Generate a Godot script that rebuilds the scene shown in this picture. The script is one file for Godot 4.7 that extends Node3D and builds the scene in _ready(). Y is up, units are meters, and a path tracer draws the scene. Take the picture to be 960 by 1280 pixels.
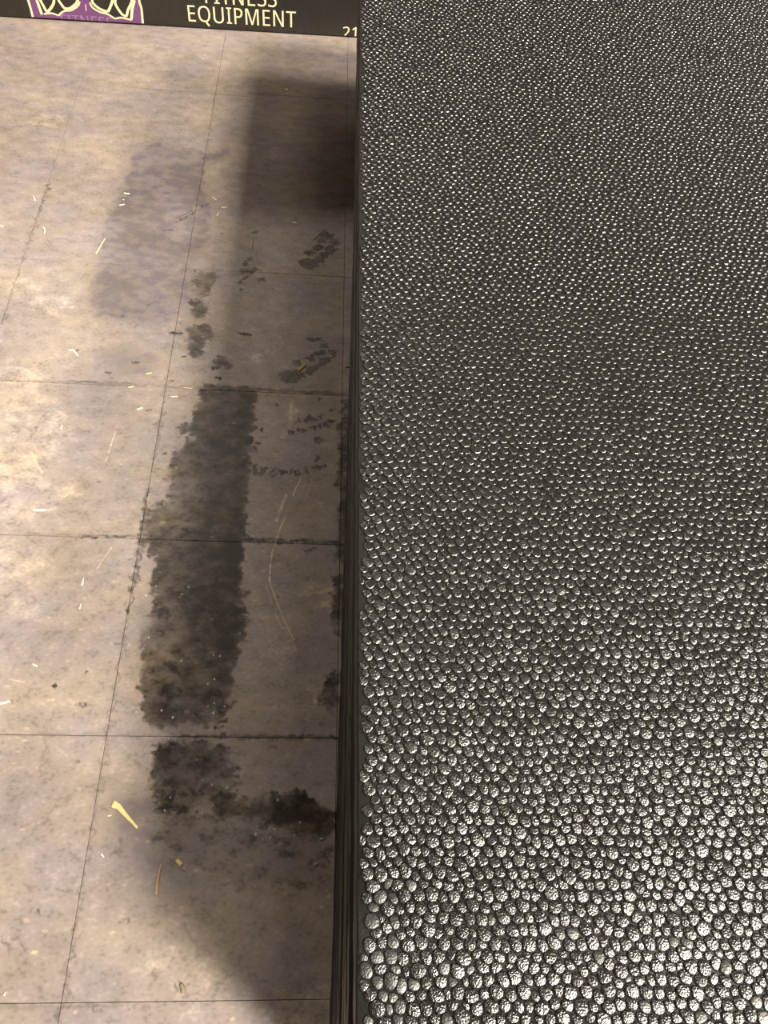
extends Node3D
# Stack of pebble-topped rubber mats on a tiled floor, in a room with ceiling panels.

const CAM_H := 1.1104
const FOC := 1040.0
const TILE := 0.3048
const TX0 := 0.0362          # a floor joint runs along x = TX0
const TZ0 := -0.055          # and one along z = TZ0
const STACK_N := 24
const MAT_T := 0.019
const MAT_W := 1.22
const MAT_L := 1.83
const EDGE_X := 0.037        # left edge of the top mat
const FRONT_Z := 0.03       # near end of the stack

var cam_basis := Basis.from_euler(Vector3(-0.9855, -0.1442, 0.1541))
var taken := {}
var rng := RandomNumberGenerator.new()

# ---------------------------------------------------------------- helpers
func ray(px: float, py: float) -> Vector3:
	return cam_basis * Vector3((px - 480.0) / FOC, -(py - 640.0) / FOC, -1.0)

func at(px: float, py: float, y := 0.0) -> Vector3:      # where the line of sight meets the level y
	var d := ray(px, py)
	return Vector3(0, CAM_H, 0) + d * ((y - CAM_H) / d.y)

func numbered(called: String) -> String:
	var n: int = taken.get(called, -1) + 1
	taken[called] = n
	return called if n == 0 else "%s_%03d" % [called, n]

func tag(o: Node, label: String, category: String, group := "", kind := "") -> void:
	if label != "": o.set_meta("label", label)
	if category != "": o.set_meta("category", category)
	if group != "": o.set_meta("group", group)
	if kind != "": o.set_meta("kind", kind)

func obj(called: String, mesh: Mesh, mat: Material, parent: Node = self) -> MeshInstance3D:
	var o := MeshInstance3D.new()
	o.name = numbered(called) if parent == self else called
	o.mesh = mesh
	o.material_override = mat
	o.cast_shadow = GeometryInstance3D.SHADOW_CASTING_SETTING_ON
	parent.add_child(o, true)
	return o

func base(called: String, where: Vector3, turn := 0.0) -> Node3D:
	var o := Node3D.new()
	o.name = numbered(called)
	o.position = where
	o.rotation.y = turn
	add_child(o)
	return o

func commit(v: PackedVector3Array, n: PackedVector3Array, idx: PackedInt32Array, uv := PackedVector2Array()) -> ArrayMesh:
	var a := []
	a.resize(Mesh.ARRAY_MAX)
	a[Mesh.ARRAY_VERTEX] = v
	a[Mesh.ARRAY_NORMAL] = n
	if uv.size() > 0: a[Mesh.ARRAY_TEX_UV] = uv
	a[Mesh.ARRAY_INDEX] = idx
	var m := ArrayMesh.new()
	m.add_surface_from_arrays(Mesh.PRIMITIVE_TRIANGLES, a)
	return m

func quad(st: SurfaceTool, a: Vector3, b: Vector3, c: Vector3, d: Vector3) -> void:   # clockwise from the front
	for p in [a, b, c, a, c, d]: st.add_vertex(p)

func box_mesh(size: Vector3) -> BoxMesh:
	var b := BoxMesh.new()
	b.size = size
	return b

func plain(c: Color, rough: float, spec := 0.5) -> StandardMaterial3D:
	var m := StandardMaterial3D.new()
	m.albedo_color = c
	m.roughness = rough
	m.metallic_specular = spec
	return m

func noise(seed_: int, freq: float, octaves := 3, kind := FastNoiseLite.TYPE_SIMPLEX_SMOOTH) -> FastNoiseLite:
	var n := FastNoiseLite.new()
	n.seed = seed_
	n.frequency = freq
	n.noise_type = kind
	n.fractal_octaves = octaves
	n.fractal_type = FastNoiseLite.FRACTAL_FBM if octaves > 1 else FastNoiseLite.FRACTAL_NONE
	return n

# ---------------------------------------------------------------- the scene
func _ready() -> void:
	rng.seed = 71
	setup_camera_and_light()
	build_room()
	build_floor()
	build_banner()
	build_stack()
	build_debris()

func setup_camera_and_light() -> void:
	var cam := Camera3D.new()
	cam.name = "camera"
	cam.position = Vector3(0, CAM_H, 0)
	cam.basis = cam_basis
	cam.fov = rad_to_deg(2.0 * atan(640.0 / FOC))
	cam.near = 0.02
	cam.far = 60.0
	add_child(cam)
	cam.current = true
	var e := Environment.new()
	e.background_mode = Environment.BG_COLOR
	e.background_color = Color(0, 0, 0)
	e.tonemap_mode = Environment.TONE_MAPPER_LINEAR
	e.tonemap_exposure = 1.25
	e.sdfgi_enabled = true
	e.ssao_enabled = true
	e.ssil_enabled = true
	var we := WorldEnvironment.new()
	we.name = "world_environment"
	we.environment = e
	add_child(we)
	# high-bay panels: the first hangs behind and to the right of the stack and throws its shadow
	ceiling_light(Vector3(4.3, 7.74, 3.3), 1.7, 1.3, 218.0, "white ceiling light panel behind the near end of the mat stack")
	ceiling_light(Vector3(1.6, 7.74, 0.4), 1.5, 1.2, 9.0, "added weak white ceiling light panel right above the mat stack")  # weak extra panel, added to keep the glare on the near pebbles
	ceiling_light(Vector3(7.5, 7.74, 1.0), 1.5, 1.2, 158.0, "white ceiling light panel beside the right wall")
	# beyond the banner: its faint light is what the wet floor mirrors, and the banner shades the far tiles from it
	ceiling_light(Vector3(-3.6, 7.74, -7.3), 0.9, 0.7, 30.0, "white ceiling light panel at the far wall behind the banner")

func ceiling_light(where: Vector3, w: float, l: float, energy: float, label: String) -> void:
	var t := base("ceiling_light", where)
	tag(t, label, "ceiling light", "ceiling light panels")
	var frame_mat := plain(Color(0.85, 0.85, 0.84), 0.5)
	for s in [-1.0, 1.0]:
		var a := obj("frame_rail", box_mesh(Vector3(w + 0.1, 0.06, 0.05)), frame_mat, t)
		a.position = Vector3(0, 0.13, s * (l / 2 + 0.025))
		var b := obj("frame_rail", box_mesh(Vector3(0.05, 0.06, l)), frame_mat, t)
		b.position = Vector3(s * (w / 2 + 0.025), 0.13, 0)
	var glow := plain(Color(1, 1, 1), 0.6)
	glow.emission_enabled = true
	glow.emission = Color(1.0, 0.96, 0.90)
	glow.emission_energy_multiplier = 1.5
	var d := obj("diffuser", box_mesh(Vector3(w, 0.02, l)), glow, t)
	d.position = Vector3(0, 0.12, 0)
	var al := AreaLight3D.new()
	al.name = "panel_light"
	al.area_size = Vector2(w, l)
	al.light_color = Color(1.0, 0.965, 0.90)
	al.light_energy = energy
	al.area_normalize_energy = true
	al.shadow_enabled = true
	al.rotation_degrees.x = -90
	al.position = Vector3(0, 0.1, 0)
	al.set("area_range", 30.0)
	t.add_child(al)

func slab(called: String, lo: Vector3, hi: Vector3, mat: Material) -> void:
	var o := obj(called, box_mesh(hi - lo), mat)
	o.position = (lo + hi) / 2
	o.set_meta("kind", "structure")

func build_room() -> void:
	var paint := plain(Color(0.55, 0.54, 0.52), 0.85)
	var deck := plain(Color(0.44, 0.44, 0.43), 0.9)
	slab("wall_back", Vector3(-9.2, -0.2, -9.2), Vector3(10.2, 8.1, -9.0), paint)
	slab("wall_left", Vector3(-9.2, -0.2, -9.0), Vector3(-9.0, 8.1, 9.0), paint)
	slab("wall_right", Vector3(10.0, -0.2, -9.0), Vector3(10.2, 8.1, 9.0), paint)
	slab("wall_front", Vector3(-9.2, -0.2, 9.0), Vector3(10.2, 8.1, 9.2), paint)
	slab("ceiling", Vector3(-9.2, 7.9, -9.2), Vector3(10.2, 8.1, 9.2), deck)

# ---------------------------------------------------------------- floor
const GX := -1.0             # the stained part of the floor that the picture map covers
const GZ := -2.25
const TEXEL := 0.00125
const TW := 880
const TH := 1840
var wet_and_shade: Image
var damp_and_shade: Image
var dark: Image
var pale: Image
var worn_and_sheen: Image

func tp(px: float, py: float) -> Vector2:
	var p := at(px, py)
	return Vector2((p.x - GX) / TEXEL, (p.z - GZ) / TEXEL)

func fill_poly(im: Image, pts: PackedVector2Array, val: float) -> void:
	var lo := INF
	var hi := -INF
	for p in pts:
		lo = minf(lo, p.y)
		hi = maxf(hi, p.y)
	var n := pts.size()
	for y in range(maxi(0, int(lo)), mini(TH - 1, int(hi) + 1) + 1):
		var yc := y + 0.5
		var xs := []
		for i in n:
			var a := pts[i]
			var b := pts[(i + 1) % n]
			if (a.y <= yc) != (b.y <= yc):
				xs.append(a.x + (yc - a.y) / (b.y - a.y) * (b.x - a.x))
		xs.sort()
		for k in range(0, xs.size() - 1, 2):
			var x0 := clampi(int(round(xs[k])), 0, TW)
			var x1 := clampi(int(round(xs[k + 1])), 0, TW)
			if x1 > x0: im.fill_rect(Rect2i(x0, y, x1 - x0, 1), Color(val, val, val))

func px_poly(im: Image, flat: Array, val: float) -> void:     # flat list of photo pixels
	var pts := PackedVector2Array()
	for i in range(0, flat.size(), 2): pts.append(tp(flat[i], flat[i + 1]))
	fill_poly(im, pts, val)

func px_line(im: Image, flat: Array, mm: float, val: float) -> void:   # a stroke mm millimetres wide
	var w := maxf(mm * 0.001 / TEXEL, 1.0) * 0.5
	for i in range(0, flat.size() - 2, 2):
		var a := tp(flat[i], flat[i + 1])
		var b := tp(flat[i + 2], flat[i + 3])
		var d := (b - a).normalized()
		var s := Vector2(-d.y, d.x) * w
		fill_poly(im, PackedVector2Array([a + s, b + s + d * 0.3, b - s + d * 0.3, a - s]), val)

func px_spot(im: Image, x: float, y: float, mm: float, val: float, long := 1.3, ang := 0.0) -> void:
	var c := tp(x, y)
	var pts := PackedVector2Array()
	for k in 12:
		var t := TAU * k / 12.0
		var r := mm * 0.001 / TEXEL * 0.5 * (0.85 + 0.3 * rng.randf())
		pts.append(c + Vector2(cos(t) * r * long, sin(t) * r).rotated(ang))
	fill_poly(im, pts, val)

func mask() -> Image:
	var im := Image.create(TW, TH, false, Image.FORMAT_L8)
	return im

func soften(im: Image, k: int) -> PackedByteArray:
	var c: Image = im.duplicate()
	c.resize(TW / k, TH / k, Image.INTERPOLATE_BILINEAR if k < 3 else Image.INTERPOLATE_LANCZOS)
	c.resize(TW, TH, Image.INTERPOLATE_CUBIC)
	return c.get_data()

func joint_px(from: Vector2, to: Vector2, mm: float, val: float) -> void:   # grime beside a joint, wandering in width
	px_line(dark, [from.x, from.y, to.x, to.y], mm * 0.55, val * 0.75)
	var steps := int(from.distance_to(to) / 4.0) + 1
	for k in steps:
		var p := from.lerp(to, (k + rng.randf()) / steps)
		px_spot(dark, p.x, p.y, mm * rng.randf_range(0.5, 1.3), val * rng.randf_range(0.6, 1.0), 1.6)

func draw_marks() -> void:
	wet_and_shade = mask()
	damp_and_shade = mask()
	dark = mask()
	pale = mask()
	worn_and_sheen = mask()
	# the soaked band beside the stack, with its straight right edge
	px_poly(wet_and_shade, [252, 484, 318, 487, 317, 520, 313, 560, 310, 600, 306, 640, 303, 680, 302, 720, 305, 772, 300, 800, 292, 832, 289, 870, 286, 893, 276, 902, 250, 905, 215, 912, 186, 910, 178, 880, 172, 850, 175, 800, 178, 780, 190, 768, 188, 735, 192, 715, 198, 700, 186, 690, 180, 668, 186, 640, 196, 628, 211, 622, 213, 600, 208, 590, 215, 572, 226, 558, 243, 545, 238, 535, 243, 515, 249, 498], 0.55)
	px_poly(wet_and_shade, [300, 487, 318, 487, 317, 520, 313, 560, 310, 600, 306, 640, 303, 680, 302, 720, 305, 772, 300, 800, 292, 832, 289, 870, 286, 893, 268, 880, 262, 840, 270, 790, 262, 740, 278, 690, 284, 640, 290, 590, 294, 540], 0.80)
	px_poly(wet_and_shade, [222, 534, 234, 528, 236, 536, 226, 546, 219, 541], 0.7)
	px_poly(wet_and_shade, [200, 930, 240, 926, 285, 930, 296, 960, 288, 985, 262, 1000, 225, 1020, 196, 1018, 186, 985, 192, 950], 0.52)
	px_poly(wet_and_shade, [262, 985, 300, 1000, 345, 995, 372, 988, 382, 1002, 404, 1008, 418, 1012, 417, 1038, 380, 1040, 330, 1052, 300, 1040, 262, 1035], 0.62)
	px_poly(wet_and_shade, [190, 1015, 262, 1012, 420, 1040, 419, 1120, 300, 1110, 225, 1075, 190, 1045], 0.27)  # soft shadow below the soaked band, painted into the tile colour
	# upper drips
	px_poly(wet_and_shade, [238, 338, 276, 340, 268, 360, 256, 372, 240, 368], 0.5)
	px_poly(wet_and_shade, [236, 375, 256, 372, 262, 392, 254, 402, 238, 400], 0.5)
	px_poly(wet_and_shade, [232, 410, 250, 405, 264, 408, 272, 422, 258, 424, 252, 447, 240, 446, 234, 438, 236, 424], 0.7)
	px_poly(wet_and_shade, [263, 450, 282, 446, 288, 458, 274, 462], 0.55)
	# ragged damp strip against the stack
	px_poly(wet_and_shade, [430, 500, 436, 500, 434, 640, 430, 720, 428, 800, 424, 800, 419, 770, 421, 745, 418, 728, 427, 712, 419, 690, 424, 672, 424, 640, 427, 618, 421, 600, 426, 560, 424, 535, 429, 520], 0.72)
	px_poly(wet_and_shade, [426, 832, 424, 870, 420, 900, 404, 880, 402, 862, 412, 845], 0.42)
	# half-dried patches, faint, with soft shade painted into their colour
	px_poly(damp_and_shade, [160, 195, 190, 176, 225, 182, 262, 188, 292, 182, 280, 200, 262, 205, 255, 225, 268, 262, 262, 300, 240, 330, 246, 372, 215, 402, 180, 408, 150, 402, 118, 396, 108, 366, 122, 330, 118, 300, 135, 262, 150, 240], 0.50)
	px_poly(damp_and_shade, [112, 440, 150, 430, 200, 440, 198, 470, 150, 472], 0.35)
	px_poly(damp_and_shade, [140, 990, 200, 985, 215, 1060, 190, 1100, 140, 1075], 0.4)
	# grime along the joints
	joint_px(Vector2(0, 474), Vector2(433, 492), 3.0, 0.42)
	joint_px(Vector2(80, 476), Vector2(165, 479), 3.4, 0.5)
	joint_px(Vector2(250, 483), Vector2(430, 492), 6.5, 0.55)
	joint_px(Vector2(252, 482), Vector2(325, 487), 9.0, 0.7)
	joint_px(Vector2(30, 667), Vector2(90, 669), 2.6, 0.5)
	joint_px(Vector2(105, 669.5), Vector2(172, 671), 4.2, 0.6)
	joint_px(Vector2(305, 675), Vector2(420, 678), 6.8, 0.7)
	joint_px(Vector2(0, 918), Vector2(200, 919.5), 2.0, 0.35)
	joint_px(Vector2(225, 920), Vector2(423, 922), 4.2, 0.6)
	joint_px(Vector2(300, 921), Vector2(423, 922), 6.5, 0.6)
	joint_px(Vector2(0, 1257.5), Vector2(190, 1258.5), 2.2, 0.35)
	joint_px(Vector2(186, 610), Vector2(160, 770), 4.5, 0.6)
	joint_px(Vector2(184, 630), Vector2(168, 720), 7.0, 0.5)
	joint_px(Vector2(212, 460), Vector2(190, 590), 3.6, 0.32)
	joint_px(Vector2(160, 770), Vector2(74, 1278), 1.9, 0.42)
	joint_px(Vector2(95, 1150), Vector2(76, 1270), 2.6, 0.4)
	joint_px(Vector2(62, 228), Vector2(44, 280), 4.0, 0.5)
	joint_px(Vector2(44, 280), Vector2(2, 406), 2.4, 0.4)
	joint_px(Vector2(270, 117), Vector2(250, 240), 2.4, 0.4)
	joint_px(Vector2(150, 108), Vector2(318, 121), 2.6, 0.36)
	joint_px(Vector2(431, 500), Vector2(429, 640), 5.0, 0.5)
	# boot prints: each lug where it shows
	for q in [[381, 328, 13], [389, 332, 13], [398, 325, 14], [406, 318, 13], [413, 311, 13], [419, 303, 12], [408, 293, 12], [396, 309, 12], [389, 316, 10], [402, 301, 10], [412, 297, 9]]:
		px_spot(dark, q[0], q[1], q[2] * 1.7, 0.46, 1.15, -0.6)
	for q in [[306, 329, 11], [313, 324, 11], [304, 339, 11], [311, 339, 12], [319, 337, 10], [307, 347, 10], [327, 349, 9], [301, 353, 8], [320, 290, 7], [302, 362, 7]]:
		px_spot(dark, q[0], q[1], q[2] * 1.5, 0.44, 0.75, 0.5)
	for q in [[357, 470, 15], [362, 473, 14], [367, 467, 12], [375, 469, 11], [388, 463, 12], [394, 460, 12], [400, 455, 11], [408, 450, 10], [414, 445, 7], [414, 440, 7], [399, 441, 11], [389, 447, 11], [373, 453, 10], [405, 432, 7], [389, 424, 8], [397, 424, 7]]:
		px_spot(dark, q[0], q[1], q[2] * 1.5, 0.48, 1.2, -0.5)
	for q in [[346, 507, 7], [327, 537, 7], [321, 553, 6], [318, 561, 9], [401, 520, 10], [387, 523, 10], [371, 526, 7], [413, 527, 6], [408, 531, 8], [400, 532, 7], [391, 535, 9], [381, 538, 9], [372, 538, 8], [362, 540, 7], [399, 550, 9], [396, 573, 10], [400, 499, 7], [413, 512, 5]]:
		px_spot(dark, q[0], q[1], q[2] * 1.35, 0.56, 0.9)
	for q in [[319, 584, 10], [320, 590, 10], [330, 587, 10], [343, 588, 9], [353, 590, 9], [363, 590, 8], [372, 591, 9], [383, 588, 9], [392, 586, 7], [399, 584, 8], [406, 582, 7], [326, 592, 8], [340, 594, 7]]:
		px_spot(dark, q[0], q[1], q[2] * 1.35, 0.50, 0.75)
	# dark specks and scuffs
	for q in [[132, 466, 6], [97, 437, 4], [232, 446, 5], [253, 487, 6], [170, 453, 7], [215, 475, 5], [260, 508, 5], [205, 566, 4], [122, 602, 3], [302, 417, 8], [307, 418, 8], [313, 419, 7], [216, 416, 8], [222, 417, 7], [225, 404, 4], [268, 460, 9], [273, 472, 9], [102, 881, 6], [67, 858, 5], [105, 840, 4], [50, 1139, 5], [118, 673, 4], [388, 687, 5], [265, 765, 6], [194, 851, 4], [180, 870, 5], [180, 888, 8], [202, 908, 6], [281, 902, 6], [270, 909, 5], [281, 917, 5], [291, 960, 4], [213, 938, 8], [214, 930, 5], [199, 932, 8]]:
		px_spot(dark, q[0], q[1], q[2], 0.7, 1.2)
	for q in [[215, 833, 16], [213, 866, 22], [208, 880, 14], [222, 817, 15], [203, 765, 18], [200, 755, 10], [250, 818, 16], [262, 830, 14], [270, 865, 16], [275, 885, 14], [258, 872, 12], [236, 650, 9], [235, 663, 10], [254, 985, 11], [213, 995, 16], [206, 1008, 9], [228, 1012, 12], [210, 978, 12], [200, 990, 8], [186, 838, 9], [275, 1000, 16], [338, 1022, 16], [350, 1010, 14], [372, 1003, 18], [330, 1030, 12]]:
		px_spot(dark, q[0], q[1], q[2], 0.45, 1.2, rng.randf() * TAU)
	for k in 130:
		px_spot(dark, rng.randf_range(192, 300), rng.randf_range(925, 1024), rng.randf_range(2, 6), rng.randf_range(0.3, 0.62), 1.0)
	for k in 70:
		px_spot(dark, rng.randf_range(180, 296), rng.randf_range(500, 905), rng.randf_range(2, 6), rng.randf_range(0.25, 0.55), 1.2)
	px_line(dark, [259, 254, 250, 261, 236, 270, 219, 279], 2.5, 0.5)
	px_line(dark, [247, 255, 236, 265, 222, 272], 2.2, 0.45)
	px_line(dark, [248, 592, 251, 612, 253, 628], 1.6, 0.45)
	px_line(dark, [200, 672, 214, 661, 220, 656], 2.4, 0.5)
	px_line(dark, [64, 888, 60, 910, 56, 935, 52, 968], 1.8, 0.22)
	px_line(dark, [60, 930, 50, 966], 2.2, 0.2)
	px_line(dark, [3, 1170, 8, 1182, 14, 1193], 1.8, 0.4)
	px_line(dark, [20, 1170, 26, 1182, 31, 1193], 1.6, 0.36)
	px_line(dark, [66, 1111, 90, 1112], 1.4, 0.4)
	px_line(dark, [152, 1047, 147, 1060, 140, 1071], 4.0, 0.22)
	px_line(dark, [226, 1152, 240, 1170, 252, 1192], 6.0, 0.12)
	px_line(dark, [24, 1058, 60, 1020, 95, 990], 2.4, 0.18)
	px_line(dark, [410, 855, 418, 845, 425, 838], 2.0, 0.5)
	px_line(dark, [180, 392, 187, 378], 1.5, 0.3)
	px_line(dark, [26, 698, 36, 686], 1.5, 0.25)
	px_line(dark, [223, 1228, 223, 1240], 2.5, 0.45)
	# the long pale drag scratch and its neighbours
	px_line(pale, [376, 598, 370, 610, 366, 620], 1.8, 0.7)
	px_line(pale, [358, 618, 352, 634, 345, 652], 5.0, 0.5)
	px_line(pale, [357, 646, 350, 660, 345, 676, 340, 692, 338, 708, 336.5, 726], 1.9, 0.75)
	px_line(pale, [336.5, 726, 344, 747, 352, 768, 360, 785, 368, 802], 1.7, 0.72)
	px_line(pale, [333, 732, 337, 746, 341, 756], 1.4, 0.5)
	px_line(pale, [344, 767, 349, 778, 353, 786], 1.4, 0.6)
	px_line(pale, [327, 773, 338, 770], 1.6, 0.5)
	px_line(pale, [390, 600, 386, 612, 380, 628], 1.6, 0.4)
	px_line(pale, [383, 600, 379, 610], 1.4, 0.4)
	px_line(pale, [354, 782, 362, 796, 370, 812], 1.4, 0.4)
	px_line(pale, [145, 538, 139, 555, 132, 577], 1.6, 0.6)
	px_line(pale, [140, 684, 131, 696, 121, 711], 1.4, 0.5)
	px_line(pale, [40, 567, 47, 582, 53, 590], 3.5, 0.4)
	px_line(pale, [340, 592, 338, 600], 1.5, 0.4)
	px_line(pale, [12, 849, 32, 853], 2.0, 0.4)
	px_line(pale, [310, 450, 336, 438], 9.0, 0.22)
	px_line(pale, [364, 500, 363, 528, 352, 548], 7.0, 0.3)
	px_line(pale, [372, 745, 390, 742, 416, 736], 6.0, 0.3)
	px_line(pale, [392, 760, 418, 752], 8.0, 0.26)
	px_line(pale, [393, 860, 394, 880], 4.0, 0.3)
	for k in 60:      # scuffed-light places, with the bright sheen on the floor painted in
		px_spot(worn_and_sheen, clampf(rng.randfn(28, 26), 0, 110), rng.randfn(540, 45), rng.randf_range(14, 44), rng.randf_range(0.3, 0.8), rng.randf_range(1.0, 2.0))
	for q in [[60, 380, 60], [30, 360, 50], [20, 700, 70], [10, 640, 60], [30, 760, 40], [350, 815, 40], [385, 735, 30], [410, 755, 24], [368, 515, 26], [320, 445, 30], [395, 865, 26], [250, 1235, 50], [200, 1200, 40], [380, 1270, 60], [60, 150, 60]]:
		px_spot(worn_and_sheen, q[0], q[1], q[2], 0.5, 1.4)
	for k in 260:
		var p := Vector2(rng.randf_range(0, 420), rng.randf_range(60, 1280))
		px_spot(pale, p.x, p.y, rng.randf_range(1.2, 5.0), rng.randf_range(0.12, 0.4), rng.randf_range(1.0, 2.2))
	for k in 200:
		var p := Vector2(rng.randf_range(0, 430), rng.randf_range(60, 1280))
		px_spot(dark, p.x, p.y, rng.randf_range(1.5, 5.5), rng.randf_range(0.1, 0.32), rng.randf_range(1.0, 2.0))

func noise_bytes(w: int, h: int, n: FastNoiseLite, stretch := 1.0) -> PackedByteArray:
	var im := n.get_image(int(w / stretch), h, false, false, true)
	if stretch != 1.0: im.resize(w, h, Image.INTERPOLATE_CUBIC)
	return im.get_data()

func tile_map(w: int, h: int, seed_: int, stained: bool) -> Array:     # colour and roughness of the floor tiles
	var coarse := noise_bytes(w, h, noise(seed_, 0.008, 4), 1.3)
	var hue := noise_bytes(w, h, noise(seed_ + 1, 0.011, 4), 1.4)
	var mid := noise_bytes(w, h, noise(seed_ + 2, 0.045, 4), 1.5)
	var fine := noise_bytes(w, h, noise(seed_ + 3, 0.2, 2), 1.4)
	var warp := noise_bytes(w, h, noise(seed_ + 4, 0.06, 4))
	var warp2 := noise_bytes(w, h, noise(seed_ + 5, 0.06, 4))
	var mw := PackedByteArray()
	var md := PackedByteArray()
	var mk := PackedByteArray()
	var mp := PackedByteArray()
	var mo := PackedByteArray()
	if stained:
		mw = soften(wet_and_shade, 10)
		md = soften(damp_and_shade, 16)
		mk = soften(dark, 2)
		mp = soften(pale, 1)
		mo = soften(worn_and_sheen, 9)
	var out := PackedByteArray()
	out.resize(w * h * 3)
	var rough := PackedByteArray()
	rough.resize(w * h)
	var i := 0
	for y in h:
		for x in w:
			var c := coarse[i] / 255.0 - 0.5
			var u := hue[i] / 255.0 - 0.5
			var m := mid[i] / 255.0 - 0.5
			var f := fine[i] / 255.0 - 0.5
			var k := 1.0 + 0.14 * c + 0.15 * m + 0.10 * f
			if m * 0.7 + f < -0.30: k -= 0.07
			if m * 0.7 + f > 0.34: k += 0.05
			var t := clampf(0.5 + 1.6 * u, 0.0, 1.0)
			var r := lerpf(0.538, 0.569, t) * k
			var g := lerpf(0.495, 0.517, t) * k
			var b := lerpf(0.492, 0.472, t) * k
			var ro := 0.50 + 0.16 * f
			if stained:
				var sx := clampi(x + int((warp[i] - 128) * 0.07), 0, w - 1)
				var sy := clampi(y + int((warp2[i] - 128) * 0.07), 0, h - 1)
				var j := sy * w + sx
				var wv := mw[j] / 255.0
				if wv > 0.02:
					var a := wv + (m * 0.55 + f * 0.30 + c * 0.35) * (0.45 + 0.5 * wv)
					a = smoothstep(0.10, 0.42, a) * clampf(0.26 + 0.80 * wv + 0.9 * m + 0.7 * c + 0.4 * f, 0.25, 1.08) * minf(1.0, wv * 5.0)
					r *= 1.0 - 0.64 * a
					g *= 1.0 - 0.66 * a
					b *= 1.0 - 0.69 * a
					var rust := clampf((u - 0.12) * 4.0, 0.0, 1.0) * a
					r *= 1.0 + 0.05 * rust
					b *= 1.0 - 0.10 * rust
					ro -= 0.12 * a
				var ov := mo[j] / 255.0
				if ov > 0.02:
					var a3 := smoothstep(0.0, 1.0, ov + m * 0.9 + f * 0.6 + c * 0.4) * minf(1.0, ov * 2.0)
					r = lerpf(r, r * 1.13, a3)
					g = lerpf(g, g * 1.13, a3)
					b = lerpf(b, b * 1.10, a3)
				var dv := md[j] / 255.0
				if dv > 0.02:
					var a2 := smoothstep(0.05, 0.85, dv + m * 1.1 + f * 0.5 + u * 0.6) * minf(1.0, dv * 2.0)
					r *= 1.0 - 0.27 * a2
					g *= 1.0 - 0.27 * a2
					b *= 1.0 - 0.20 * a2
				var jk := clampi(y + int((warp2[i] - 128) * 0.035), 0, h - 1) * w + clampi(x + int((warp[i] - 128) * 0.07), 0, w - 1)
				var kv := mk[jk] / 255.0
				if kv > 0.01:
					kv = clampf(kv * (1.0 + m * 1.2 + f * 0.8), 0.0, 0.85)
					r *= 1.0 - 0.78 * kv
					g *= 1.0 - 0.80 * kv
					b *= 1.0 - 0.82 * kv
				var pv := mp[i] / 255.0
				if pv > 0.01:
					pv = clampf(pv * (1.0 + m * 1.3 + f), 0.0, 0.95)
					r = lerpf(r, 0.82, pv)
					g = lerpf(g, 0.75, pv)
					b = lerpf(b, 0.63, pv)
			out[i * 3] = clampi(int(r * 255.0), 0, 255)
			out[i * 3 + 1] = clampi(int(g * 255.0), 0, 255)
			out[i * 3 + 2] = clampi(int(b * 255.0), 0, 255)
			rough[i] = clampi(int(ro * 255.0), 0, 255)
			i += 1
	return [ImageTexture.create_from_image(Image.create_from_data(w, h, false, Image.FORMAT_RGB8, out)), ImageTexture.create_from_image(Image.create_from_data(w, h, false, Image.FORMAT_L8, rough))]

func tile_material(maps: Array) -> StandardMaterial3D:
	var m := plain(Color(1, 1, 1), 1.0, 0.42)
	m.albedo_texture = maps[0]
	m.roughness_texture = maps[1]
	m.roughness_texture_channel = BaseMaterial3D.TEXTURE_CHANNEL_RED
	return m

func tile_mesh(x0: float, z0: float, x1: float, z1: float, uv_of: Callable) -> ArrayMesh:
	# a thin slab with eased top edges; its corner sits at the origin of the map
	var g := 0.0003
	var e := 0.0005
	var top := 0.0
	var bot := -0.003
	x0 += g
	z0 += g
	x1 -= g
	z1 -= g
	var rings := [[0.0, bot], [0.0, top - e * 0.7], [e, top]]
	var st := SurfaceTool.new()
	st.begin(Mesh.PRIMITIVE_TRIANGLES)
	var loops := []
	for r in rings:
		var k: float = r[0]
		loops.append([Vector3(x0 + k, r[1], z0 + k), Vector3(x1 - k, r[1], z0 + k), Vector3(x1 - k, r[1], z1 - k), Vector3(x0 + k, r[1], z1 - k)])
	var tri := []
	for l in 2:
		for i in 4:
			var j := (i + 1) % 4
			tri += [loops[l][i], loops[l + 1][j], loops[l + 1][i], loops[l][i], loops[l][j], loops[l + 1][j]]
	tri += [loops[2][0], loops[2][1], loops[2][2], loops[2][0], loops[2][2], loops[2][3]]
	st.set_smooth_group(-1)
	for p in tri:
		st.set_uv(uv_of.call(p))
		st.add_vertex(p)
	st.generate_normals()
	return st.commit()

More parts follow.
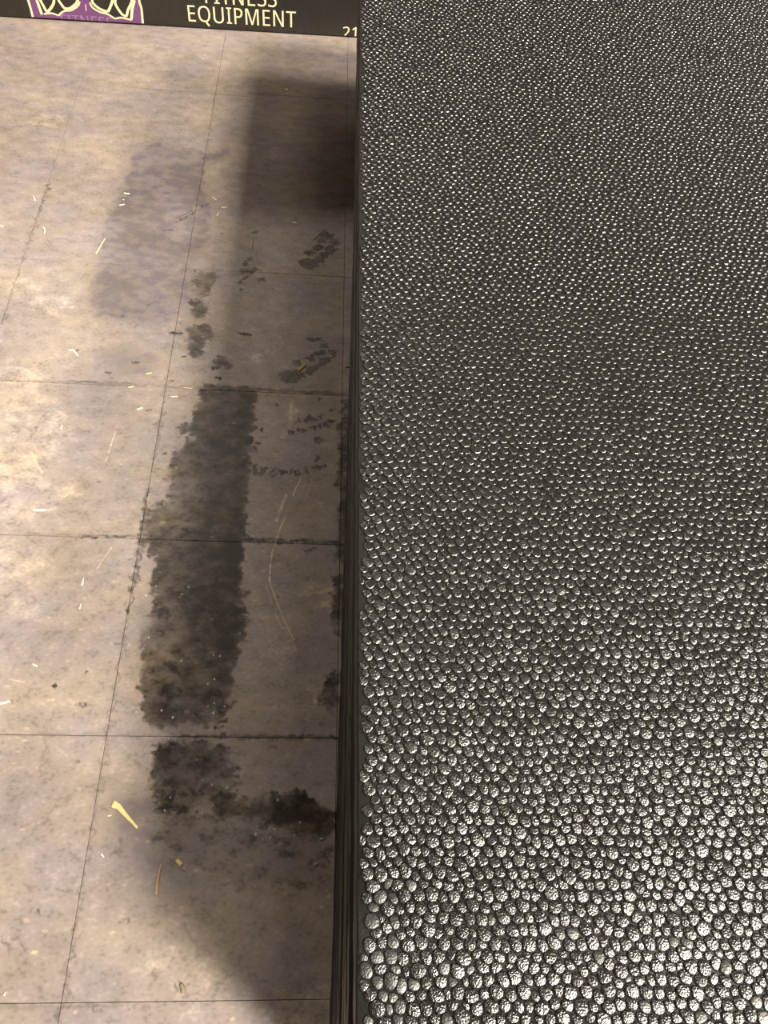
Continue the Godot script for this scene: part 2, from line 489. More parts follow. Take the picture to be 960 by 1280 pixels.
func build_floor() -> void:
	draw_marks()
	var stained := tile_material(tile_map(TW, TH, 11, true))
	var clean := tile_material(tile_map(640, 640, 31, false))
	var floor_ := base("floor", Vector3.ZERO)
	tag(floor_, "scuffed beige-grey floor of square tiles with dark soaked stains", "", "", "structure")
	var under := plain(Color(0.10, 0.09, 0.08), 0.9)
	var s := obj("subfloor", box_mesh(Vector3(19.0, 0.197, 18.0)), under, floor_)
	s.position = Vector3(0.5, -0.1015, 0.0)
	var xa := TX0 - 7 * TILE
	var xb := TX0 + 6 * TILE
	var zb := TZ0 + 5 * TILE
	var za := TZ0 - 9 * TILE
	for i in range(-7, 6):
		for k in range(-9, 5):
			var x0 := TX0 + i * TILE
			var z0 := TZ0 + k * TILE
			var x1 := x0 + TILE
			var z1 := TZ0 + (k + 1) * TILE
			# tiles under the picture map take it; elsewhere a plain piece of the same tile
			var in_map := i >= -3 and i <= 0 and k <= 0 and k >= -8
			var uv: Callable
			if in_map:
				uv = func(p: Vector3) -> Vector2: return Vector2((p.x - GX) / (TW * TEXEL), (p.z - GZ) / (TH * TEXEL))
			else:
				var o := Vector2(rng.randf_range(0.0, 0.6), rng.randf_range(0.0, 0.6))
				uv = func(p: Vector3) -> Vector2: return o + Vector2(p.x - x0, p.z - z0) / (640 * TEXEL)
			var t := obj("tile", tile_mesh(x0, z0, x1, z1, uv), stained if in_map else clean, floor_)
			t.position.y = -0.0002 * rng.randf() if i >= 0 and k < 1 else rng.randf_range(-0.0004, 0.0)
	var rest := plain(Color(0.55, 0.50, 0.46), 0.55)
	for r in [[-9.0, -9.0, xa, 9.0], [xb, -9.0, 10.0, 9.0], [xa, zb, xb, 9.0], [xa, -9.0, xb, za]]:
		var o := obj("floor_beyond", box_mesh(Vector3(r[2] - r[0], 0.003, r[3] - r[1])), rest, floor_)
		o.position = Vector3((r[0] + r[2]) / 2, -0.0015, (r[1] + r[3]) / 2)

# ---------------------------------------------------------------- banner
var ban_turn := 0.0
var ban_at := Vector3.ZERO

func ban(px: float, py: float) -> Vector2:      # a photo pixel on the banner's face: metres along it and up it
	var n := Vector3(sin(ban_turn), 0, cos(ban_turn))
	var d := ray(px, py)
	var o := Vector3(0, CAM_H, 0)
	var p := o + d * ((ban_at - o).dot(n) / d.dot(n))
	return Vector2((p - ban_at).dot(Vector3(cos(ban_turn), 0, -sin(ban_turn))), p.y)

const CUT := 0.0062                          # the print goes round the lower fold here

func flat_mesh(poly: PackedVector2Array, z: float) -> ArrayMesh:
	var cut := Geometry2D.intersect_polygons(poly, PackedVector2Array([Vector2(-3, CUT), Vector2(3, CUT), Vector2(3, 3), Vector2(-3, 3)]))
	var st := SurfaceTool.new()
	st.begin(Mesh.PRIMITIVE_TRIANGLES)
	st.set_normal(Vector3(0, 0, 1))
	for c in cut:
		var t := Geometry2D.triangulate_polygon(c)
		for i in range(0, t.size(), 3):
			var a: Vector2 = c[t[i]]
			var b: Vector2 = c[t[i + 1]]
			var d: Vector2 = c[t[i + 2]]
			if (b - a).cross(d - a) > 0.0:
				var s := b
				b = d
				d = s
			for q in [a, b, d]: st.add_vertex(Vector3(q.x, q.y, z))
	return st.commit()

func smooth_line(flat: Array) -> PackedVector2Array:
	var cv := Curve2D.new()
	var pts := []
	for i in range(0, flat.size(), 2): pts.append(ban(flat[i], flat[i + 1]))
	for i in pts.size():
		var a: Vector2 = pts[maxi(i - 1, 0)]
		var b: Vector2 = pts[mini(i + 1, pts.size() - 1)]
		var tg := (b - a) / 6.0
		cv.add_point(pts[i], -tg, tg)
	return cv.tessellate(3, 4)

func stroke(flat: Array, w: float, z: float, called: String, mat: Material, parent: Node) -> void:
	var line := smooth_line(flat)
	var area := Geometry2D.offset_polyline(line, w / 2.0, Geometry2D.JOIN_ROUND, Geometry2D.END_BUTT)
	if area.size() > 0: obj(called, flat_mesh(area[0], z), mat, parent)

func lettering(text: String, x0: float, x1: float, y0: float, y1: float, z: float, mat: Material, parent: Node, called: String) -> void:
	# flat letters stretched to the box they fill; what goes below the fold is cut away
	var tm := TextMesh.new()
	var f := SystemFont.new()
	f.font_names = PackedStringArray(["Droid Sans"])
	tm.font = f
	tm.text = text
	tm.font_size = 64
	tm.pixel_size = 0.01
	tm.depth = 0.0
	tm.curve_step = 0.5
	var arr := tm.get_mesh_arrays()
	var v: PackedVector3Array = arr[Mesh.ARRAY_VERTEX]
	var idx: PackedInt32Array = arr[Mesh.ARRAY_INDEX]
	var lo := Vector2(INF, INF)
	var hi := Vector2(-INF, -INF)
	for p in v:
		lo = lo.min(Vector2(p.x, p.y))
		hi = hi.max(Vector2(p.x, p.y))
	if text.contains("Q"):      # the tail hangs under the line
		lo.y += (hi.y - lo.y) * 0.17
	var st := SurfaceTool.new()
	st.begin(Mesh.PRIMITIVE_TRIANGLES)
	st.set_normal(Vector3(0, 0, 1))
	var n := idx.size() if idx.size() > 0 else v.size()
	for i in range(0, n, 3):
		var tri := PackedVector2Array()
		for k in 3:
			var p := v[idx[i + k]] if idx.size() > 0 else v[i + k]
			tri.append(Vector2(remap(p.x, lo.x, hi.x, x0, x1), remap(p.y, lo.y, hi.y, y0, y1)))
		var ar := (tri[1] - tri[0]).cross(tri[2] - tri[0])
		if absf(ar) < 1e-12: continue
		var parts: Array = [tri]
		if minf(tri[0].y, minf(tri[1].y, tri[2].y)) < CUT:
			parts = Geometry2D.intersect_polygons(tri, PackedVector2Array([Vector2(-3, CUT), Vector2(3, CUT), Vector2(3, 3), Vector2(-3, 3)]))
		for c in parts:
			for q in range(1, c.size() - 1):
				var a: Vector2 = c[0]
				var b: Vector2 = c[q]
				var d: Vector2 = c[q + 1]
				if (b - a).cross(d - a) > 0.0:
					var s := b
					b = d
					d = s
				for w in [a, b, d]: st.add_vertex(Vector3(w.x, w.y, z))
	obj(called, st.commit(), mat, parent)

func build_banner() -> void:
	var l := at(0, 22)
	var r := at(443, 48)
	ban_turn = atan2(l.z - r.z, r.x - l.x)
	ban_at = l.lerp(r, 0.5)
	ban_at.y = 0.0
	var b := base("vinyl_banner", ban_at, ban_turn)
	tag(b, "black vinyl banner with cream lettering and purple emblem hanging down to the floor", "banner")
	# sheet: from its top hem down, then round a fold and back along the floor
	var prof := [Vector2(-0.034, 0.0006), Vector2(-0.012, 0.0006), Vector2(-0.0062, 0.0010), Vector2(-0.0022, 0.0030), Vector2(-0.0005, 0.0062), Vector2(0.0, 0.010), Vector2(0.0, 0.10), Vector2(-0.001, 0.30), Vector2(-0.004, 0.60), Vector2(-0.010, 0.93)]
	var back := []
	for p in prof: back.append(p + Vector2(-0.0012, 0.0) if p.y > 0.004 else p + Vector2(-0.0006, 0.0006))
	var st := SurfaceTool.new()
	st.begin(Mesh.PRIMITIVE_TRIANGLES)
	var xs := []
	for k in 25: xs.append(lerpf(-0.75, 1.30, k / 24.0))
	for k in 24:
		for i in prof.size() - 1:
			st.set_smooth_group(0)
			quad(st, Vector3(xs[k], prof[i].y, prof[i].x), Vector3(xs[k], prof[i + 1].y, prof[i + 1].x), Vector3(xs[k + 1], prof[i + 1].y, prof[i + 1].x), Vector3(xs[k + 1], prof[i].y, prof[i].x))
			quad(st, Vector3(xs[k + 1], back[i].y, back[i].x), Vector3(xs[k + 1], back[i + 1].y, back[i + 1].x), Vector3(xs[k], back[i + 1].y, back[i + 1].x), Vector3(xs[k], back[i].y, back[i].x))
	st.generate_normals()
	var vinyl := plain(Color(0.17, 0.158, 0.14), 0.32, 0.5)
	var nt := NoiseTexture2D.new()
	nt.width = 512
	nt.height = 256
	nt.noise = noise(5, 0.02, 3)
	vinyl.heightmap_enabled = true
	vinyl.heightmap_texture = nt
	vinyl.heightmap_scale = 0.12
	vinyl.uv1_triplanar = true
	vinyl.uv1_scale = Vector3(2.2, 2.2, 2.2)
	obj("sheet", st.commit(), vinyl, b)
	var hem := obj("top_hem", box_mesh(Vector3(2.05, 0.02, 0.008)), vinyl, b)
	hem.position = Vector3(0.275, 0.935, -0.0115)
	var steel := plain(Color(0.35, 0.35, 0.36), 0.4)
	for x in [-0.6, 1.15]:
		var post := obj("support_post", box_mesh(Vector3(0.03, 0.944, 0.02)), steel, b)
		post.position = Vector3(x, 0.473, -0.0455)
		var foot := obj("foot", box_mesh(Vector3(0.05, 0.008, 0.30)), steel, b)
		foot.position = Vector3(x, 0.0045, -0.21)
	var rail := obj("support_rail", box_mesh(Vector3(2.05, 0.02, 0.02)), steel, b)
	rail.position = Vector3(0.275, 0.935, -0.0255)
	var cream := plain(Color(0.90, 0.85, 0.70), 0.5)
	var purple := plain(Color(0.44, 0.27, 0.46), 0.5)
	var lilac := plain(Color(0.60, 0.44, 0.60), 0.5)
	# lettering
	var e0 := ban(236, 26)
	var e1 := ban(370, 38)
	lettering("EQUIPMENT", e0.x, e1.x, 0.0165, 0.0565, 0.0006, cream, b, "lettering")
	var f0 := ban(257, 5)
	var f1 := ban(346, 8)
	lettering("FITNESS", f0.x, f1.x, 0.0635, 0.104, 0.0006, cream, b, "lettering")
	var d0 := ban(428.5, 36)
	var d1 := ban(445.6, 38)
	lettering("21", d0.x, d1.x, 0.0, 0.0280, 0.0006, cream, b, "lettering")
	# emblem
	var em := Node3D.new()
	em.name = "emblem"
	em.set_meta("label", "purple crest with cream outlines")
	b.add_child(em, true)
	var band_l := smooth_line([36.5, 0, 39.5, 10, 42, 22])
	var edge := smooth_line([52, 22, 49, 9, 46, 0, 42, -16, 52, -36, 78, -52, 107, -60])
	var outer := smooth_line([107, -68, 72, -58, 44, -40, 33, -16, 36.5, 0])
	var shape := PackedVector2Array()
	shape.append_array(band_l)
	shape.append_array(edge)
	shape.append_array(outer)
	obj("band", flat_mesh(shape, 0.0004), purple, em)
	shape = PackedVector2Array()
	shape.append_array(smooth_line([177.5, 30, 176, 11, 173, 0]))
	shape.append_array(smooth_line([173, 0, 180, -16, 168, -38, 140, -56, 107, -68]))
	shape.append_array(smooth_line([107, -60, 136, -49, 160, -34, 171, -16, 168, 0, 165.5, 11, 164.5, 28]))
	obj("band", flat_mesh(shape, 0.0004), purple, em)
	shape = PackedVector2Array()
	for q in [[40, 19], [55, 17.5], [63, 17], [69, 18], [73.3, 19.6], [76.7, 16], [81.7, 13.5], [88.3, 13], [95, 9.2], [98.3, 5.8], [100, 1], [104, -6], [110, -6], [112.2, 2.8], [116, 9.4], [125.3, 15], [132.8, 17], [138.4, 20], [143.6, 23.3], [147, 22.8], [152.5, 22.4], [164.7, 25], [178, 27], [178, 34], [107, 30], [40, 24]]:
		shape.append(ban(q[0], q[1]))
	obj("field", flat_mesh(shape, 0.0003), purple, em)
	var W := 0.0058
	for q in [
		[[33, -14, 35.2, 0, 38.3, 10, 41, 21], 0.0052],
		[[46, 0, 49, 8.3, 52.5, 18], 0.0066],
		[[46, -22, 48, -8, 50.4, 0, 55, 8.3, 58.2, 14, 61.7, 12.5, 65.8, 6.7, 67.5, 0, 66, -16, 60, -28], W],
		[[55, 17.2, 63.3, 16.3, 69, 17.5, 73.3, 19.4], 0.004],
		[[73.3, 19.4, 76.7, 15.8, 81.7, 13.3, 88.3, 12.9, 95, 9.2, 98.3, 5.8, 99.6, 1.7], 0.0042],
		[[72, -10, 73.3, 0, 76.7, 5, 80.8, 10.2, 86.7, 10.6, 92.5, 6.7, 96.7, 1.7, 98, -10, 92, -24], W],
		[[116, -10, 115, 0, 117.8, 5.6, 127, 12.2, 134.7, 14, 137.5, 9.4, 139.4, 4.7, 140.3, 0, 138, -14, 131, -24], W],
		[[112.2, 2.8, 116, 9.4, 125.3, 15, 132.8, 16.9, 138.4, 19.7, 143.6, 23.2], 0.0042],
		[[143.6, 23.2, 147, 22.5, 152.5, 22, 164.7, 24.8], 0.004],
		[[146, -12, 144, 0, 145, 6.6, 149.7, 14, 153.4, 18.3, 158, 19.7, 160, 12.2, 163.8, 4.7, 165, 0, 163, -16, 156, -26], W],
		[[168, 0, 165.2, 11.3, 164.2, 24], 0.0066],
		[[178, -14, 174, 0, 177, 11.3, 178.5, 29], 0.0052],
		[[107, 5, 107.7, 13.5], 0.0018]]:
		stroke(q[0], q[1], 0.0006, "outline", cream, em)
	var t0 := ban(76, 22)
	var t1 := ban(140, 22)
	lettering("FITNESS", t0.x, t1.x, -0.008, 0.0165, 0.0005, lilac, em, "emblem_lettering")

# ---------------------------------------------------------------- stack of mats
func rubber(seed_: int, bump: float, rough: float, spec := 0.70) -> StandardMaterial3D:
	var m := plain(Color(0.060, 0.057, 0.050), rough, spec)
	var nt := NoiseTexture2D.new()
	nt.width = 512
	nt.height = 512
	nt.seamless = true
	nt.noise = noise(seed_, 0.085, 3)
	m.heightmap_enabled = true
	m.heightmap_texture = nt
	m.heightmap_scale = bump
	m.uv1_triplanar = true
	m.uv1_world_triplanar = true
	m.uv1_scale = Vector3(11, 11, 11)
	return m

func mat_mesh(seed_: int) -> ArrayMesh:       # a slab with rounded, slightly ragged long edges; its base centre is the origin
	var n := noise(seed_, 9.0, 3)
	var w := MAT_W / 2
	var t := MAT_T - 0.0004
	var e := 0.0022
	var sec := [Vector2(-w + e * 0.6, 0), Vector2(-w, e * 0.8), Vector2(-w, t - e), Vector2(-w + e * 0.3, t - e * 0.3), Vector2(-w + e, t), Vector2(w - e, t), Vector2(w - e * 0.3, t - e * 0.3), Vector2(w, t - e), Vector2(w, e * 0.8), Vector2(w - e * 0.6, 0)]
	var st := SurfaceTool.new()
	st.begin(Mesh.PRIMITIVE_TRIANGLES)
	var rows := []
	var steps := 150
	for k in steps + 1:
		var z := lerpf(MAT_L / 2, -MAT_L / 2, k / float(steps))
		var row := []
		for i in sec.size():
			var p: Vector2 = sec[i]
			var wob := (n.get_noise_2d(z, 3.0 * p.y / MAT_T) * 0.0011 + n.get_noise_1d(z * 9.0 + 50.0) * 0.0005) if absf(p.x) > w - 0.003 else 0.0
			row.append(Vector3(p.x + wob, p.y + (n.get_noise_1d(z * 4.0 + 90.0 + i) * 0.0003 if i in [2, 3, 1] else 0.0), z))
		rows.append(row)
	var m := sec.size()
	for k in steps:
		for i in m:
			var j := (i + 1) % m
			quad(st, rows[k][i], rows[k][j], rows[k + 1][j], rows[k + 1][i])
	for i in range(1, m - 1):
		for p in [rows[0][0], rows[0][i + 1], rows[0][i]]: st.add_vertex(p)
		for p in [rows[steps][0], rows[steps][i], rows[steps][i + 1]]: st.add_vertex(p)
	st.generate_normals()
	return st.commit()

const ORD := ["second", "third", "fourth", "fifth", "sixth", "seventh", "eighth", "ninth", "tenth", "eleventh", "twelfth", "thirteenth", "fourteenth", "fifteenth", "sixteenth", "seventeenth", "eighteenth", "nineteenth", "twentieth", "twenty-first", "twenty-second", "twenty-third"]

func build_stack() -> void:
	var side := rubber(41, 0.02, 0.5, 0.42)
	var variants := []
	for k in 5: variants.append(mat_mesh(200 + k))
	var inset := [0.0, 0.001, -0.001, 0.0, 0.002, 0.001, -0.001, 0.0, 0.001, 0.0, 0.0015, 0.0, -0.001, 0.001, 0.0, 0.001, 0.0, 0.002, 0.0, 0.008, 0.009, 0.0015, 0.008, 0.0]
	for k in STACK_N:
		var top := k == STACK_N - 1
		var turn := lerpf(-0.016, 0.0, k / float(STACK_N - 1)) + (0.0 if top else rng.randf_range(-0.001, 0.001))
		# each mat turns about its near left corner
		var corner := Vector3(EDGE_X + inset[k] + lerpf(-0.005, 0.0, k / float(STACK_N - 1)), k * MAT_T, FRONT_Z + (0.0 if top else rng.randf_range(-0.006, 0.002)))
		var mid := corner + Vector3(MAT_W / 2, 0, -MAT_L / 2).rotated(Vector3.UP, turn)
		if top:
			var t := base("rubber_mat", mid, turn)
			tag(t, "black rubber mat with glossy pebbled top, uppermost on the stack", "mat", "stack of rubber mats")
			obj("slab", variants[0], side, t)
			pebbles(t)
		else:
			var o := obj("rubber_mat", variants[k % 5], side)
			o.position = mid
			o.rotation.y = turn
			tag(o, "black rubber mat at the bottom of the stack, lying on the floor tiles" if k == 0 else "black rubber mat, %s up from the floor in the stack" % ORD[k - 1], "mat", "stack of rubber mats")

func pebbles(parent: Node3D) -> void:
	var s := 0.0089
	var cols := int(MAT_W / s) + 1
	var rows := int(MAT_L / (s * 0.87)) + 1
	var px := PackedVector2Array()
	var wt := PackedFloat32Array()
	px.resize(cols * rows)
	wt.resize(cols * rows)
	var r2 := RandomNumberGenerator.new()
	r2.seed = 5
	for j in rows:
		for i in cols:
			var a := r2.randf() * TAU
			var d := sqrt(r2.randf()) * 0.33 * s
			px[j * cols + i] = Vector2(-MAT_W / 2 + (i + (0.5 if j % 2 == 1 else 0.0)) * s + cos(a) * d, MAT_L / 2 - (j + 0.3) * s * 0.87 + sin(a) * d)
			wt[j * cols + i] = r2.randf_range(-0.19, 0.19) * s * s
	var top := MAT_T - 0.0004
	var border := 0.0024
	# order by distance from the camera, nearest (largest in view) first
	var eye := parent.to_local(Vector3(0, CAM_H, 0)) if parent.is_inside_tree() else Vector3(0, CAM_H, 0) - parent.position
	var crinkled := rubber(77, 0.045, 0.265)
	var smooth := rubber(78, 0.03, 0.40)
	var fv := PackedVector3Array()
	var fn := PackedVector3Array()
	var fi := PackedInt32Array()
	var near_list := []
	var inv := cam_basis.inverse()
	for j in rows:
		for i in cols:
			var me := j * cols + i
			var c := px[me]
			if absf(c.x) > MAT_W / 2 - border - 0.002 or absf(c.y) > MAT_L / 2 - border - 0.002: continue
			# is it in the picture, and how far
			var wp := parent.position + Vector3(c.x, top, c.y)
			var q := inv * (wp - Vector3(0, CAM_H, 0))
			var inside := absf(q.x / -q.z) < 0.4615 and absf(q.y / -q.z) < 0.6155
			if inside and c.y > MAT_L / 2 - 0.30: near_list.append([-q.z, me])
	near_list.sort_custom(func(a, b): return a[0] < b[0])
	var single := {}
	for k in mini(300, near_list.size()): single[near_list[k][1]] = true
	for j in rows:
		for i in cols:
			var me := j * cols + i
			var c := px[me]
			if absf(c.x) > MAT_W / 2 - border - 0.0015 or absf(c.y) > MAT_L / 2 - border - 0.0015: continue
			var near := c.y > MAT_L / 2 - 0.75 and c.x < 0.1
			var K := 12 if near else 8
			# nearest neighbours bound the cell
			var ds := PackedVector2Array()
			var hs := PackedFloat32Array()
			for b in range(maxi(0, j - 2), mini(rows - 1, j + 2) + 1):
				for a in range(maxi(0, i - 2), mini(cols - 1, i + 2) + 1):
					if a == i and b == j: continue
					var o := b * cols + a
					var d := px[o] - c
					if d.length_squared() > 5.5 * s * s: continue
					ds.append(d)
					hs.append((d.length_squared() + wt[me] - wt[o]) * 0.5)
			var rad := PackedFloat32Array()
			rad.resize(K)
			var mean := 0.0
			var shift := Vector2.ZERO
			for pass_ in 2:             # the second time about the middle of the cell
				mean = 0.0
				var sum := Vector2.ZERO
				var area := 0.0
				for k in K:
					var u := Vector2.from_angle(TAU * k / K)
					var best := 1.25 * s
					for n in ds.size():
						var dd := ds[n].dot(u)
						if dd > 1e-5: best = minf(best, (hs[n] - ds[n].dot(shift)) / dd)
					if u.x < -1e-4: best = minf(best, (-MAT_W / 2 + border - c.x - shift.x) / u.x + 0.0003)
					best = maxf(best, 0.0012)
					rad[k] = best
					mean += best / K
					sum += u * best * best * best
					area += best * best
				if pass_ == 0: shift = sum / area * 0.667
			c += shift
			var sm := PackedFloat32Array()
			sm.resize(K)
			for k in K:
				var v := (rad[(k + K - 1) % K] + 2.0 * rad[k] + rad[(k + 1) % K]) / 4.0
				sm[k] = maxf(minf(lerpf(v, rad[k], 0.3), mean * 1.32) - 0.00012, 0.0009)
			var h := clampf(mean * 0.36, 0.0009, 0.0019) * (0.9 + 0.2 * r2.randf())
			var tilt := Vector2(r2.randf_range(-0.08, 0.08), r2.randf_range(-0.08, 0.08))
			var rings := [[1.0, -0.1, 0.95, 0.30], [0.965, 0.50, 0.84, 0.54], [0.86, 0.87, 0.42, 0.91], [0.60, 0.99, 0.07, 1.0]] if near else [[1.0, -0.1, 0.95, 0.30], [0.90, 0.66, 0.70, 0.71], [0.58, 1.0, 0.18, 0.98]]
			if single.has(me): rings = [[1.0, -0.1, 0.95, 0.30], [0.94, 0.64, 0.72, 0.69], [0.76, 0.97, 0.18, 0.98]]
			var v := PackedVector3Array()
			var nn := PackedVector3Array()
			var ix := PackedInt32Array()
			var own := single.has(me)
			if own: K = 12
			var o3 := Vector3.ZERO if own else Vector3(c.x, top, c.y)
			for r in rings:
				for k in K:
					var u := Vector2.from_angle(TAU * k / K)
					var p: Vector2 = u * sm[k] * float(r[0])
					v.append(o3 + Vector3(p.x, h * r[1] + (p.dot(tilt) if r[1] > 0.2 else 0.0), p.y))
					nn.append(Vector3(u.x * r[2] - tilt.x, r[3], u.y * r[2] - tilt.y).normalized())
			v.append(o3 + Vector3(0, h * 1.02, 0))
			nn.append(Vector3(-tilt.x, 1, -tilt.y).normalized())
			for r in rings.size() - 1:
				for k in K:
					var k2 := (k + 1) % K
					var a := r * K + k
					var b := r * K + k2
					ix.append_array([a, b, b + K, a, b + K, a + K])
			var last := (rings.size() - 1) * K
			for k in K: ix.append_array([last + k, last + (k + 1) % K, rings.size() * K])
			if own:
				var o := obj("pebble", commit(v, nn, ix), smooth if (r2.randf() < 0.10 or c.x < -MAT_W / 2 + 0.03 and r2.randf() < 0.6) else crinkled, parent)
				o.position = Vector3(c.x, top, c.y)
			else:
				var off := fv.size()
				fv.append_array(v)
				fn.append_array(nn)
				for t in ix: fi.append(t + off)
	var rest := obj("pebbled_surface", commit(fv, fn, fi), crinkled, parent)
	rest.set_meta("kind", "stuff")

# ---------------------------------------------------------------- straw and crumbs
func sliver(pts: Array, w: float, head := 1.0, tail := 0.5) -> ArrayMesh:    # a bit of stalk along pts (metres, about its middle), flattened underneath
	var st := SurfaceTool.new()
	st.begin(Mesh.PRIMITIVE_TRIANGLES)
	var rows := []
	var n := pts.size()
	for i in n:
		var a: Vector3 = pts[maxi(i - 1, 0)]
		var b: Vector3 = pts[mini(i + 1, n - 1)]
		var d := (b - a).normalized()
		var s := Vector3(-d.z, 0, d.x)
		var ww := w * 0.5 * lerpf(head, tail, i / float(n - 1))
		var p: Vector3 = pts[i]
		var row := []
		for q in [[-1.0, 0.02], [-0.8, 0.55], [0.0, 0.85], [0.8, 0.5], [1.0, 0.02]]:
			row.append(p + s * ww * q[0] + Vector3.UP * minf(ww, 0.0022) * q[1] * 1.2)
		rows.append(row)
	for i in n - 1:
		for k in 4: quad(st, rows[i][k], rows[i + 1][k], rows[i + 1][k + 1], rows[i][k + 1])
		quad(st, rows[i][4], rows[i + 1][4], rows[i + 1][0], rows[i][0])
	for k in range(1, 4):
		for p in [rows[0][0], rows[0][k], rows[0][k + 1]]: st.add_vertex(p)
		for p in [rows[n - 1][0], rows[n - 1][k + 1], rows[n - 1][k]]: st.add_vertex(p)
	st.generate_normals()
	return st.commit()

func lay(called: String, label: String, category: String, flat: Array, w: float, mat: Material, head := 1.0, tail := 0.6, group := "straw bits and crumbs on the floor") -> void:
	var c := Vector3.ZERO
	var pts := []
	for i in range(0, flat.size(), 2):
		var p := at(flat[i], flat[i + 1])
		pts.append(p)
		c += p
	c /= pts.size()
	var loc := []
	for i in pts.size() - 1:
		for k in 3: loc.append(pts[i].lerp(pts[i + 1], k / 3.0) - c)
	loc.append(pts[-1] - c)
	var o := obj(called, sliver(loc, w, head, tail), mat)
	o.position = c + Vector3(0, 0.0001, 0)
	tag(o, label, category, group)

func build_debris() -> void:
	var straw := plain(Color(0.88, 0.79, 0.57), 0.5)
	var white := plain(Color(0.95, 0.90, 0.78), 0.5)
	var brown := plain(Color(0.66, 0.59, 0.47), 0.6)
	var amber := plain(Color(0.74, 0.57, 0.33), 0.5)
	var grey := plain(Color(0.50, 0.46, 0.36), 0.6)
	lay("straw", "large pale yellow straw split wide at one end", "straw", [141, 1005, 148, 1008, 159, 1021, 172, 1035], 0.0105, straw, 1.0, 0.3)
	lay("straw", "curved tan straw stalk at the edge of the stack's shadow", "straw", [201.7, 1080, 199, 1089, 196.5, 1101, 195.3, 1119], 0.0058, brown, 0.55, 1.0)
	lay("straw", "thin tan straw lying in the shadow by the floor joint next to the stack", "straw", [341.7, 1236, 351, 1242, 362.5, 1247], 0.0024, brown)
	lay("grain", "small pale yellow grain husk near the curved tan stalk", "grain", [221, 1075, 224, 1078, 227, 1081], 0.0062, straw, 0.9, 0.9)
	lay("straw", "hair-thin grey stem end beside the pale grain husk", "straw", [223, 1084, 227, 1087, 231, 1089], 0.0014, grey)
	lay("straw", "short cream straw chip just off the wide end of the large split straw", "straw", [134.5, 1020, 140, 1019], 0.0024, straw)
	lay("straw", "tiny white straw chip between the long floor joint and a brown scuff", "straw", [126.5, 1067.5, 130, 1071.5], 0.0026, white)
	lay("grain", "golden grain lying across a dark boot print", "grain", [373, 464, 377, 460, 382, 456], 0.0062, amber, 0.9, 0.8)
	lay("wood_chip", "orange sliver of wood against the side of the mat stack", "wood chip", [431.5, 459, 437, 458.5], 0.0045, amber)
	lay("straw", "straw resting on the top edge of the solid oval boot print", "straw", [391.7, 299.7, 399, 293, 407.5, 286], 0.0026, brown)
	lay("straw", "short dark straw standing off the smudged half boot print", "straw", [315.5, 311, 317, 297], 0.0028, grey)
	lay("straw", "long thin yellow straw at the rim of the half-dried patch", "straw", [120, 317.5, 126, 307, 131.7, 297.5], 0.0032, straw)
	lay("straw", "bent white straw shaped like an elbow", "straw", [85, 438.7, 91, 437.5, 97.5, 445], 0.0036, white, 1.0, 0.8)
	lay("straw", "stubby white straw lying straight across, above a floor joint", "straw", [41, 638, 49, 638.2, 57, 638], 0.0042, white, 1.0, 0.9)
	lay("straw", "white straw upright between two pale tile patches below the joint", "straw", [102.5, 731.7, 104.7, 722.5], 0.0028, white)
	lay("straw", "fine white straw below the upright one", "straw", [99.5, 761.7, 101.2, 755], 0.0022, white)
	lay("straw", "fine slanting straw above the stubby crosswise one", "straw", [81, 621.7, 85, 616.7], 0.0022, straw)
	lay("straw", "slanting straw end reaching in over bare tile", "straw", [-6, 881.5, 4, 879, 13, 876.7], 0.0040, white)
	lay("straw", "short white chip with a rounded end on bare tile", "straw", [41, 830.5, 46.7, 833], 0.0032, white)
	lay("straw", "white straw chip on the half-dried patch, longer of two side by side", "straw", [155, 241.8, 162, 242.5], 0.0040, white)
	lay("straw", "slanting white straw chip just below a longer one", "straw", [149, 257, 156, 255.5], 0.0034, white)
	lay("straw", "tiny white crumb of straw between two chips", "straw", [153.5, 249.7, 155.5, 250], 0.0026, white)
	lay("straw", "white chip on the far tile beside a darkened joint", "straw", [41, 246, 44.5, 251], 0.0034, white)
	lay("straw", "small crooked straw on a pale far tile", "straw", [54, 284, 56, 287, 55.5, 292.5], 0.0026, white)
	lay("straw", "white straw end lying level on a pale far tile", "straw", [-1, 283, 4.5, 283], 0.0030, white)
	lay("straw", "slanted white chip on clean tile next to a speck", "straw", [76, 537, 77.7, 531.5], 0.0034, white)
	lay("straw", "white speck next to a slanted chip", "straw", [62.5, 539, 63.5, 540.5], 0.0028, white)
	lay("straw", "pale chip just above the grimy joint", "straw", [182.5, 467.7, 190, 466], 0.0034, straw)
	lay("straw", "pale chip just below the grimy joint, left of the crossing", "straw", [160, 484.8, 167.5, 483], 0.0034, straw)
	lay("straw", "white chip below the joint crossing, near the soaked band", "straw", [214, 496.4, 222, 495.6], 0.0034, white)
	lay("straw", "broad white chip below the grimy joint", "straw", [171.5, 512.3, 178.5, 509.8], 0.0042, white)
	lay("straw", "thin pale straw lying along the grimy joint", "straw", [229, 485, 240.5, 485.6], 0.0026, straw)
	lay("straw", "yellow straw chip beyond the boot prints, crosswise", "straw", [276.7, 259.7, 284, 259], 0.0034, straw)
	lay("straw", "yellow straw chip beyond the boot prints, upright", "straw", [271.3, 270, 273.3, 265.5], 0.0030, straw)
	lay("straw", "small tan chip on the half-dried patch above two yellow ones", "straw", [265, 247, 270.5, 250], 0.0034, straw)
	lay("wood_chip", "white flake beyond the solid oval boot print", "wood chip", [366, 278.5, 371, 279.3], 0.0046, white)
	lay("wood_chip", "lone white speck on the far shaded tile", "wood chip", [356.7, 111.7, 359.5, 112.3], 0.0050, white)
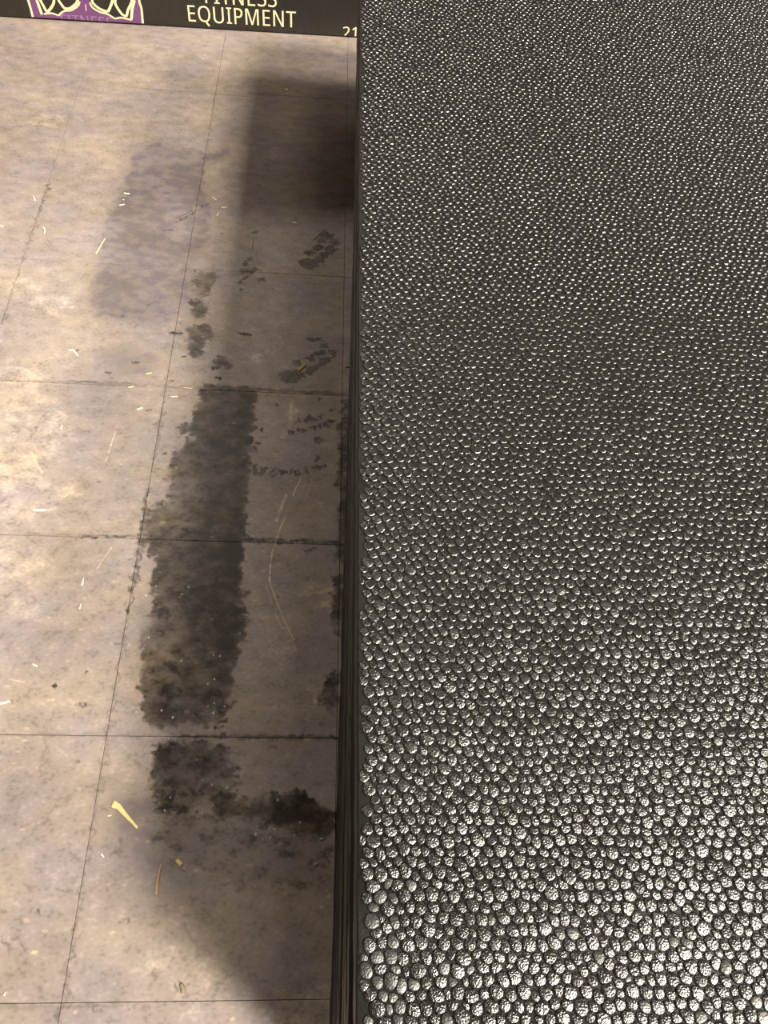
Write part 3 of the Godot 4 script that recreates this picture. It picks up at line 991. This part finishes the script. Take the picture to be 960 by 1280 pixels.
	lay("straw", "small upright white chip near the corner of two joints", "straw", [5, 1245, 6.7, 1240.5], 0.0026, white)
	lay("straw", "white chip on the floor against the stack, along the shaded tile", "straw", [437.5, 166.6, 441, 167], 0.0030, brown)
	lay("straw", "pale flake in the shadow on the soaked tile by the stack", "straw", [400, 1049, 405.5, 1048.5], 0.0030, brown)
	lay("straw", "faint tan flake below the flake by the stack", "straw", [393, 1081, 398, 1079.5], 0.0030, brown)
	lay("crumb", "brown crumb of dirt with a pale core on bright tile", "crumb", [226, 1230, 228.5, 1235, 229, 1241], 0.0060, grey, 0.8, 1.0)
	# beads of water standing on the soaked floor
	var water := plain(Color(0.85, 0.87, 0.88, 0.25), 0.03, 0.6)
	water.transparency = BaseMaterial3D.TRANSPARENCY_ALPHA
	var dome := SphereMesh.new()
	dome.radius = 0.5
	dome.height = 0.5
	dome.is_hemisphere = true
	dome.radial_segments = 12
	dome.rings = 4
	for q in [[186, 797, 2.2], [187, 732, 2.4], [195, 733, 1.8], [183, 745, 2.6], [236, 734, 2.2], [227, 826, 2.6], [267, 819, 2.4], [275, 820, 2.4], [268, 849, 2.2], [260, 855, 2.6], [268, 879, 2.2], [260, 883, 2.4], [267, 891, 3.0], [281, 883, 2.4], [202, 888, 2.2], [216, 897, 2.6], [170, 890, 2.2], [211, 923, 2.2], [246, 950, 1.8], [284, 985, 2.8], [265, 981, 2.0], [213, 997, 2.0], [206, 1013, 2.4], [244, 1011, 2.0], [253, 1016, 2.2], [347, 1000, 2.6], [322, 1033, 2.2], [337, 1036, 2.2], [320, 1043, 3.0], [343, 1037, 2.0], [338, 1047, 2.2], [328, 1050, 2.4], [368, 1044, 2.0], [375, 1028, 2.0], [253, 975, 2.0], [300, 792, 1.8]]:
		var o := obj("water_drop", dome, water)
		o.position = at(q[0], q[1]) + Vector3(0, 0.0001, 0)
		o.scale = Vector3(q[2], q[2] * 0.8, q[2] * 1.2) * 0.0014
		tag(o, "clear bead of water standing on the dark soaked tile", "water drop", "water drops on the soaked tiles")
